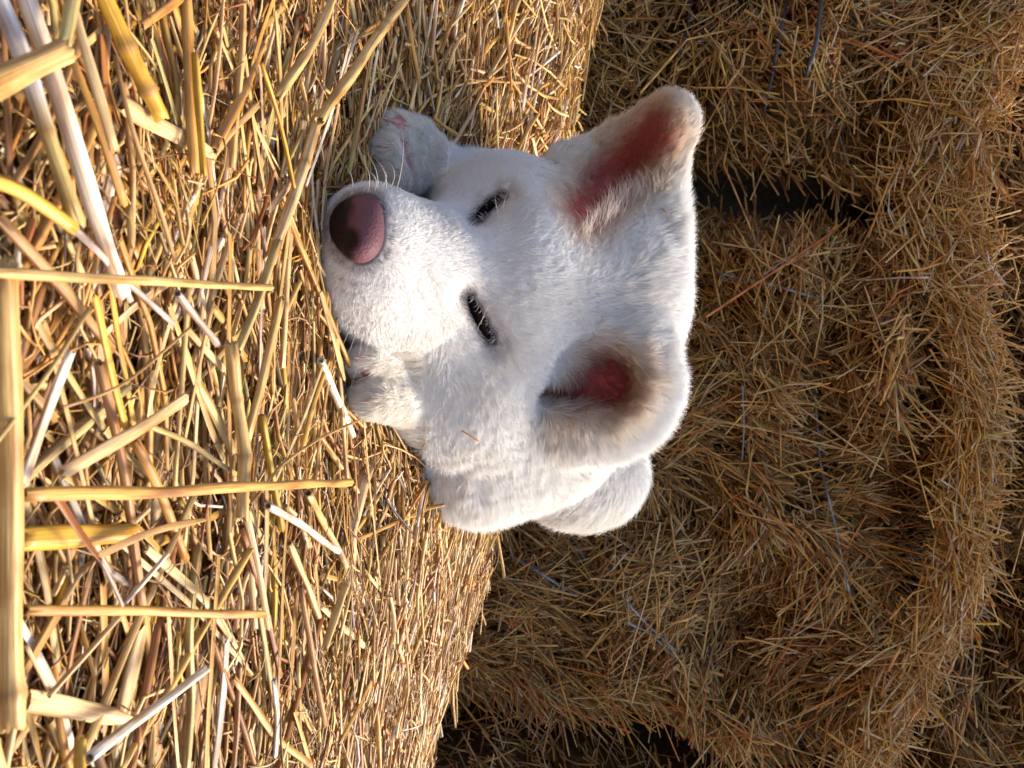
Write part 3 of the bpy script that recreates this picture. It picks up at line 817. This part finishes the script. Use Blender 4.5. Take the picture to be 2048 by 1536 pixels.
ST = [
 # polyline in photo pixels, width, colour, label, extras
 ([(-30,-60),(35,75),(100,285),(155,450)], 32, 'blue', 'thick stalk, bluish white turning yellow, at the corner farthest from the puppy', dict(lift=.016, col2='green', nodes=(.60,))),
 ([(40,-50),(110,180),(175,370),(245,590)], 34, 'white', 'thick creamy white stalk lying just beside the bluish one', dict(lift=.013)),
 ([(-40,180),(60,130),(130,100)], 52, 'pale', 'very broad cut stalk crossing over the white and bluish stalks', dict(lift=.024, flat=.7)),
 ([(150,-30),(125,95)], 26, 'green', 'short greenish stalk ending against the broad cut stalk', dict(lift=.020)),
 ([(142,5),(190,165),(228,300)], 20, 'cream', 'pale stalk running down from the end of the broad cut stalk', dict(lift=.016)),
 ([(130,80),(190,230),(247,410)], 17, 'gold', 'slim orange-gold stalk beside the thick white one', dict(lift=.012)),
 ([(195,-40),(262,110),(322,235)], 34, 'yellow', 'thick bright yellow stalk with two joints', dict(lift=.012, nodes=(.45,.78))),
 ([(372,-20),(375,150),(392,350)], 28, 'gold', 'stout golden stalk split lengthwise, near the bright yellow jointed one', dict(lift=.010, flat=.6)),
 ([(390,110),(408,350)], 14, 'yellow', 'narrow yellow stalk resting along the split golden one', dict(lift=.014)),
 ([(250,215),(330,255),(430,312)], 36, 'cream', 'crushed papery beige sheath between the yellow and golden stalks', dict(lift=.008, flat=.2)),
 ([(-30,355),(30,372),(148,458)], 30, 'yellow', 'yellow stalk with a bent end crossing the foot of the bluish stalk', dict(lift=.018, flat=.8)),
 ([(140,450),(215,520),(260,600)], 14, 'lilac', 'thin whitish stalk continuing from the bent yellow one', dict(lift=.012)),
 ([(670,-10),(620,100),(553,198)], 18, 'pale', 'long pale stalk pointing towards the shaded paw', dict(lift=.010)),
 ([(830,-30),(740,95),(640,240)], 19, 'pale', 'thick pale stalk with a joint, leaning in above the shaded paw', dict(lift=.016, nodes=(.35,))),
 ([(640,225),(600,360),(540,520)], 21, 'cream', 'shiny cream stalk with a joint, running in front of the nose', dict(lift=.012, nodes=(.35,))),
 ([(523,125),(560,240),(592,395)], 8, 'yellow', 'thin bright yellow stalk near the shiny cream stalk', dict(lift=.013)),
 ([(628,170),(640,280),(657,375)], 13, 'white', 'flat white blade just in front of the nose', dict(lift=.010, flat=.2)),
 ([(230,110),(255,240),(325,430),(350,520)], 9, 'tan', 'long thin dull stalk over the papery sheath', dict(lift=.017)),
 ([(-30,541),(250,560),(542,575)], 17, 'pale', 'long straight pale stalk pointing at the muzzle', dict(lift=.026)),
 ([(8,520),(22,900),(18,1180),(28,1450)], 44, 'pale', 'thickest stalk of all, lying right across closest to the camera', dict(lift=.022, nodes=(.93,))),
 ([(188,590),(220,730),(252,855)], 19, 'yellow', 'short vivid yellow stalk under the long pointing stalk', dict(lift=.014, flat=.5)),
 ([(142,702),(95,820),(45,970)], 24, 'white', 'pure white stalk beside the vivid yellow one', dict(lift=.016, flat=.6)),
 ([(180,615),(100,745),(-20,900)], 9, 'green', 'thin olive stalk crossing the pure white one', dict(lift=.024)),
 ([(125,950),(240,880),(372,798)], 26, 'cream', 'pale stub split in two along its length', dict(lift=.018, flat=.5)),
 ([(368,705),(415,800),(468,905)], 24, 'pale', 'flattened pale stalk ending at the jointed stalk', dict(lift=.010, flat=.5)),
 ([(462,685),(472,800),(492,905),(484,1040)], 25, 'pale', 'stout stalk with a thick knotted joint in the middle of the near straw', dict(lift=.016, nodes=(.33,.66))),
 ([(556,480),(520,590),(474,705)], 17, 'green', 'smooth greenish stalk leading down to the knotted stalk', dict(lift=.014)),
 ([(290,850),(370,880),(470,948)], 12, 'green', 'thin yellow-green stalk passing under the knotted stalk', dict(lift=.010)),
 ([(45,990),(300,985),(520,972),(702,965)], 20, 'gold', 'long golden stalk split by a dark line, pointing at the shoulder', dict(lift=.022, flat=.6)),
 ([(125,815),(240,780),(380,655)], 6, 'tan', 'wiry tan stem arching over the vivid yellow stalk', dict(lift=.022)),
 ([(250,560),(345,645)], 12, 'lilac', 'greyish stalk in the pair beneath the long pointing stalk, farther from the puppy', dict(lift=.010)),
 ([(355,585),(436,690)], 14, 'lilac', 'greyish lilac stalk in the pair beneath the long pointing stalk, nearer the puppy', dict(lift=.012)),
 ([(372,655),(452,745)], 16, 'cream', 'short cream stalk ending beside the greyish lilac one', dict(lift=.010, flat=.5)),
 ([(562,600),(530,740),(492,880)], 21, 'pale', 'ribbed stalk parallel to the greenish one, on the muzzle side', dict(lift=.009, flat=.7)),
 ([(640,720),(672,790),(705,870)], 15, 'white', 'pale shiny stalk in front of the sunlit paw', dict(lift=.010)),
 ([(642,585),(668,680),(690,760)], 17, 'green', 'flat greenish blade touching the muzzle by the sunlit paw', dict(lift=.012, flat=.35)),
 ([(500,1010),(560,930),(640,875),(720,840)], 6, 'tan', 'thin curved stem reaching towards the sunlit paw', dict(lift=.016)),
 ([(40,1082),(150,1075),(262,1066)], 44, 'yellow', 'broad blunt yellow stalk poking out from under the thickest stalk', dict(lift=.012, flat=.6)),
 ([(195,1112),(300,1060),(412,1040)], 15, 'tan', 'curved brownish blade next to the broad blunt stalk', dict(lift=.017, flat=.3)),
 ([(45,1220),(280,1222),(528,1230)], 19, 'gold', 'long golden stalk lying level, the lower one farther from the puppy', dict(lift=.020)),
 ([(250,1205),(290,1160),(335,1108)], 9, 'white', 'slender white stalk above the lower long golden one', dict(lift=.014)),
 ([(98,1392),(180,1300),(255,1215)], 11, 'cream', 'slender cream stalk below the lower long golden one', dict(lift=.015)),
 ([(178,1517),(300,1425),(412,1335)], 20, 'white', 'smooth stalk with a silvery end lying slantwise on its own', dict(lift=.018)),
 ([(50,1400),(150,1412),(268,1445)], 38, 'cream', 'broad frayed cream sheath beside the end of the thickest stalk', dict(lift=.012, flat=.3)),
 ([(108,985),(150,1050),(200,1120)], 20, 'rust', 'rust-brown curled leaf over the broad blunt stalk', dict(lift=.022, flat=.15)),
 ([(200,1118),(222,1160),(246,1212)], 7, 'lilac', 'thin grey stem at the tip of the rust-brown leaf', dict(lift=.022)),
 ([(535,1010),(605,1052),(676,1102)], 14, 'white', 'bright white stalk on the open straw in front of the shoulder', dict(lift=.012)),
 ([(578,1085),(610,1160),(640,1245)], 14, 'pale', 'pale stalk just past the end of the bright white one', dict(lift=.009)),
 ([(615,985),(655,1060),(692,1135)], 14, 'pale', 'jointed stalk crossing the tip of the bright white one', dict(lift=.008, nodes=(.9,))),
 ([(490,1020),(515,1130),(537,1255)], 15, 'cream', 'cream stalk patched with brown, crossing towards the lower long golden one', dict(lift=.009)),
 ([(692,1165),(672,1230),(650,1300)], 16, 'pale', 'stub with a ragged joint at its upper end', dict(lift=.012, nodes=(.06,))),
 ([(455,1280),(445,1400),(425,1560)], 20, 'lilac', 'flat greyish blade with pale edges near the picture edge', dict(lift=.008, flat=.25)),
 ([(395,1090),(375,1250),(385,1400),(370,1560)], 16, 'green', 'long jointed greenish stalk under the lower long golden one', dict(lift=.007, nodes=(.62,))),
 ([(158,1570),(160,1480)], 24, 'yellow', 'yellow stub standing beside the silvery-ended stalk', dict(lift=.016)),
 ([(52,1290),(100,1385)], 9, 'cream', 'little pale stalk beside the thickest stalk', dict(lift=.014)),
 ([(768,995),(795,1030),(825,1066)], 5, 'dark', 'short dark brown twig below the shoulder', dict(lift=.010)),
 ([(715,1080),(790,1045),(830,1030)], 8, 'gold', 'slim golden stalk close by the dark twig', dict(lift=.006)),
 ([(1060,15),(990,130),(930,250),(905,290)], 7, 'cream', 'long slanting stalk on the far side by the upright ear', dict(lift=.012)),
 ([(905,60),(930,160),(1040,165)], 6, 'tan', 'bent wisp on the straw beyond the shaded paw', dict(lift=.010)),
]
for pl, wpx, colr, lab, kw in ST: place('straw_stalk', pl, wpx, colr, lab, **kw)

for (x0, y0, x1, y1, wd, colr, lab) in [(828, 1022, 902, 993, 8, 'gold', 'short orange-gold stalk lying over the fur of the shoulder'),
                                        (925, 848, 955, 866, 4, 'gold', 'tiny golden shred caught in the cheek fur'),
                                        (1318, 420, 1328, 432, 3, 'tan', 'speck of chaff on the fur beside the upright ear')]:
    A = hit1(x0, y0 if y0 < 1000 else 1010); B = hit1(x1, y1); A = A + sdf_n(A[None])[0] * .006; B = B + sdf_n(B[None])[0] * .007
    if y0 > 1000: A = P(np.array(float(x0)), np.array(float(y0)), np.array(B[1] - .006))
    V, Fq, U, T = stalk('s', [A, (A + B) / 2 + np.array([0, -.001, .0006]), B], wd / 2 * B[1] / F, PAL[colr], .6, (), None, True, 900 + x0)
    tag(mesh_obj('straw_stalk', V, Fq, M_STRAW, uv=U, tint=T, loc=(A + B) / 2), lab, 'straw', GRP)

# a few hundred more singles tangled among them (only the biggest ones in view)
D = scatter_top(900, 130, (.02, .11), (.0008, .0016), (-.001, .010), W_TOP, .52, flat_p=.5, ylim=(.13, .52), xlim=(-.24, .24), bendr=.03, nside=8, nseg=6)
mids = (D['P0'] + D['P1']) / 2; mx_, my_ = to_px(mids)
dep = (mids - cam_pos) @ fwd
vis = (mx_ > -60) & (mx_ < 900) & (my_ > -60) & (my_ < 1600) & (dep > .14)
score = D['rad'] * np.linalg.norm(D['P1'] - D['P0'], axis=1) / dep ** 2
order = [i for i in np.argsort(-score) if vis[i]][:215]
cn = {'cream': 'cream', 'pale': 'pale yellow', 'gold': 'golden', 'tan': 'tan', 'brown': 'brown', 'rust': 'rusty brown', 'white': 'whitish', 'lilac': 'greyish', 'green': 'greenish', 'yellow': 'bright yellow'}
names_ = ('cream', 'pale', 'gold', 'tan', 'brown', 'rust', 'white', 'lilac', 'green', 'yellow')
for i in order:
    a_ = D['P0'][i]; b_ = D['P1'][i]; rs_ = np.random.default_rng(5000 + int(i)); fl_ = float(D['flat'][i])
    Ls = np.linalg.norm(b_ - a_); mp_ = (a_ + b_) / 2 + D['bend'][i]
    nd_ = [] if fl_ < .5 else [rs_.uniform(.2, .8)] if rs_.random() < .45 else []
    a = stalk('s', [a_, mp_, b_], D['rad'][i], D['tint'][i], max(fl_, .16) if fl_ < .5 else rs_.choice([.5, .85, 1.0]), nd_, None, fl_ > .5, 5000 + int(i))
    o = mesh_obj('straw_stalk', a[0], a[1], M_STRAW, uv=a[2], tint=a[3], loc=mids[i])
    t = D['tint'][i]; k = names_[int(np.argmin(np.abs(PN / PN.sum(1)[:, None] - t / t.sum()).sum(1) + .3 * np.abs(PN.sum(1) - t.sum())))]
    kind = 'leaf blade' if D['flat'][i] < .5 else 'stalk'
    where = 'half buried in the straw close to the camera' if mids[i][1] < .24 else ('lying in the straw around the puppy' if mids[i][1] > .36 else 'tangled in the middle of the near straw')
    tag(o, f'{cn[k]} {kind} {where}', 'straw', GRP)
print('singles', round(time.time() - T0, 1))

# ------------------------------------------------------------------ the stack of bales behind
wn1, wn2, wn3 = SineNoise(51, 4.5, 10), SineNoise(52, 12, 10), SineNoise(53, 30, 10)
def box_front(x, z, cx0, cx1, z0, z1, ybase, rnd=.06, amp=1.0, slant=0.0):
    """depth of a bulging bale face; its edges roll away from the camera"""
    xs = x - slant * z
    e = np.minimum.reduce([xs - cx0, cx1 - xs, z - z0, z1 - z])
    edge = 1 - smooth(0, rnd, np.clip(e, 0, None))
    p = np.stack([x, z, 0 * x + ybase], -1)
    return ybase + edge ** 2 * .10 - amp * (.010 * np.sin(z * 2 * np.pi / .095 + 1.6 * wn1(p)) + .034 * wn1(p) + .028 * wn2(p) + .011 * wn3(p))
def back_bale(label, cx0, cx1, z0, z1, yb, n, seed, slant=0.0, wts=(2.8, 4.2, 5.0, 3.6, 2.6, 1.8, .15, .02, .35, .15), gain=.8, vert=.62, depth=.5, twines=(), tmat=None, rot=0.0, rnd=.06):
    root = empty('straw_bale', ((cx0 + cx1) / 2, yb + depth / 2, z0))
    tag(root, label, 'straw bale', 'stacked bales behind the puppy')
    def f(a, b):
        q = a * 1.3 - .15; x = cx0 + (cx1 - cx0) * np.clip(q, 0, 1); z = z0 + (z1 - z0) * np.clip(b * 1.3 - .15, 0, 1)
        y = box_front(x + slant * z, z, cx0, cx1, z0, z1, yb, rnd, slant=slant) + .016
        out_ = np.maximum.reduce([-q, q - 1, -(b * 1.3 - .15), b * 1.3 - 1.15]) / .15
        y = np.where(out_ > 0, y + out_ * depth, y)
        return np.stack([x + slant * z, y, z], 1)
    v, fa = grid_mesh(110, 110, f)
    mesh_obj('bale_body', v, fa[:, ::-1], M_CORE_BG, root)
    r = np.random.default_rng(seed)
    dirn = SineNoise(seed + 1, 3.5, 8); clump = SineNoise(seed + 2, 7, 8)
    def lay(n, Lr, rr, off, tilt_in, gain, flat_p, br=.06):
        xs = r.uniform(cx0 - .01, cx1 + .01, n); z = r.uniform(z0 - .005, z1 + .005, n); x = xs + slant * z
        y = box_front(np.clip(x, cx0 + slant * z, cx1 + slant * z), z, cx0, cx1, z0, z1, yb, rnd, slant=slant) - r.uniform(*off, n)
        p = np.stack([x, z, 0 * x], -1)
        ang = rot + dirn(p) * .8 + r.normal(0, vert, n)
        L = r.uniform(*Lr, n); L = np.where(r.random(n) < .12, L * 2, L)
        d = np.stack([np.cos(ang), -np.abs(r.normal(0, tilt_in, n)) * 1.0, np.sin(ang)], 1); d /= np.linalg.norm(d, axis=1)[:, None]
        c = np.stack([x, y, z], 1)
        P0 = c - d * L[:, None] * .35; P1 = c + d * L[:, None] * .65
        t = pick_tints(r, n, wts, gain=gain)
        return straw_arrays(P0, P1, r.uniform(*rr, n), 2, 4, r.normal(0, 1, (n, 3)) * L[:, None] * br, np.where(r.random(n) < flat_p, .3, .9), r, t, r.uniform(.7, 1.05, n))
    parts = [lay(int(n * .40), (.03, .08), (.0010, .0021), (-.014, .000), .30, gain * .72, .3),  # deep layer's tints darkened, outer strands below brightened as if sunlit
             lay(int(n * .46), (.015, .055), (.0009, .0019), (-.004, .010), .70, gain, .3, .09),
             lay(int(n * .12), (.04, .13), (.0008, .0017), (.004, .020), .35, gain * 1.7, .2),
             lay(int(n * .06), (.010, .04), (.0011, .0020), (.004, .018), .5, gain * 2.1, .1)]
    V, Q, U, Tn = merge(parts)
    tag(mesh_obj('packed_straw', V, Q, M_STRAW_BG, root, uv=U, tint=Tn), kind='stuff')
    for pl, tr_mm in twines:
        px = np.array([p[0] for p in pl], float); py = np.array([p[1] for p in pl], float)
        k = 40; ss = np.linspace(0, 1, k); cum = np.linspace(0, 1, len(px)); px = np.interp(ss, cum, px); py = np.interp(ss, cum, py)
        W = P(px, py, np.full(k, yb))
        for _ in range(4):
            yy = box_front(W[:, 0], W[:, 2], cx0, cx1, z0, z1, yb, rnd, slant=slant) - .045; W = P(px, py, yy)
        for _ in range(3): W[1:-1] = (W[:-2] + 2 * W[1:-1] + W[2:]) / 4
        S = 6; th = np.arange(S) / S * 2 * np.pi; tg = np.gradient(W, axis=0); tg /= np.linalg.norm(tg, axis=1)[:, None]
        e1 = np.cross(tg, [0, 1, 0]); e1 /= np.linalg.norm(e1, axis=1)[:, None]; e2 = np.cross(tg, e1)
        V = (W[:, None] + tr_mm * (np.cos(th)[None, :, None] * e1[:, None] + np.sin(th)[None, :, None] * e2[:, None])).reshape(-1, 3)
        i = np.arange(S); j = (i + 1) % S
        mesh_obj('twine', V, np.concatenate([np.stack([a * S + i, a * S + j, (a + 1) * S + j, (a + 1) * S + i], 1) for a in range(k - 1)]), tmat or M_TWINE, root)
    return root
# left / middle / right column, then the course on top
back_bale('shaded bale behind the upright ear, its dark twine grooves showing', -1.30, -.375, -.50, .545, 1.09, 23000, 201, slant=.19, rnd=.13, gain=1.7,
          twines=[([(1385, -30), (1375, 60), (1350, 130), (1345, 185)], .0020), ([(1580, -30), (1560, 70), (1545, 150), (1525, 235)], .0020), ([(1645, -20), (1632, 90), (1600, 190)], .0024)], tmat=M_TWINE_D)
back_bale('middle bale directly behind the puppy with several slack blue twines', -.285, .485, -.50, .515, 1.15, 28000, 202, slant=.14, rnd=.08, gain=1.5, rot=.5,
          twines=[([(1020, 1110), (1110, 1165), (1230, 1235), (1300, 1265), (1352, 1318)], .0016), ([(1150, 1095), (1240, 1190), (1290, 1245), (1350, 1300)], .0014),
                  ([(1430, 545), (1530, 565), (1640, 598)], .0015), ([(1630, 790), (1640, 930), (1668, 1040), (1690, 1150), (1700, 1190)], .0015), ([(1560, 1280), (1600, 1255), (1650, 1235)], .0009),
                  ([(1485, 770), (1488, 860), (1484, 920)], .0012)])
back_bale('dim bale past the dark gap beyond the bare straw ledge', .545, 1.15, -.50, .50, 1.12, 9000, 203, slant=.14, gain=1.1, rot=.2)
back_bale('upper bale over the upright ear side, only its underside edge seen', -1.40, -.10, .540, .82, 1.20, 9500, 204, gain=1.2)
back_bale('upper bale resting above the golden straw ridge', -.17, .98, .515, .82, 1.20, 8500, 205, gain=1.0)
# golden fringe of loose straw where the courses meet, tints brightened to stand for sunlight
r = np.random.default_rng(60)
rp = np.array([(2080, -60), (1960, 100), (1905, 230), (1875, 420), (1900, 560), (1945, 690), (1960, 850), (1935, 1000), (1925, 1150), (1850, 1300), (1790, 1420), (1700, 1580)], float)
n_ = 5400
t = r.uniform(0, len(rp) - 1.001, n_); k_ = t.astype(int); fr_ = (t - k_)[:, None]
q = rp[k_] * (1 - fr_) + rp[k_ + 1] * fr_ + r.normal(0, 1, (n_, 2)) * np.where((k_ < 4)[:, None], [[58, 16]], [[26, 12]])
tgp = rp[k_ + 1] - rp[k_]; angp = np.arctan2(tgp[:, 0], tgp[:, 1])
c = P(q[:, 0], q[:, 1], 1.125 - r.uniform(0, .05, n_))
long_ = r.random(n_) < .25
ang = np.where(long_, angp + r.normal(0, .5, n_), angp + r.normal(0, .35, n_)) + np.where(r.random(n_) < .25, 1.4, 0)
L = r.uniform(.02, .07, n_) * np.where(long_, 1.6, 1)
d = np.stack([np.cos(ang), -np.abs(r.normal(0, .35, n_)), np.sin(ang)], 1)
P0 = c - d * L[:, None] / 2; P1 = c + d * L[:, None] / 2
a = straw_arrays(P0, P1, r.uniform(.0006, .0016, n_), 2, 5, r.normal(0, 1, (n_, 3)) * L[:, None] * .07, np.where(r.random(n_) < .4, .3, .9), r, pick_tints(r, n_, (5, 6, 6, 2, .3, .6, .6, .0, .4, .5), gain=1.7), np.ones(n_))
ridge = mesh_obj('loose_straw', a[0], a[1], M_STRAW_BG, uv=a[2], tint=a[3])
tag(ridge, 'ragged golden fringe of loose straw hanging along the ledge between stacked bales', 'loose straw', kind='stuff')
print('done', round(time.time() - T0, 1))
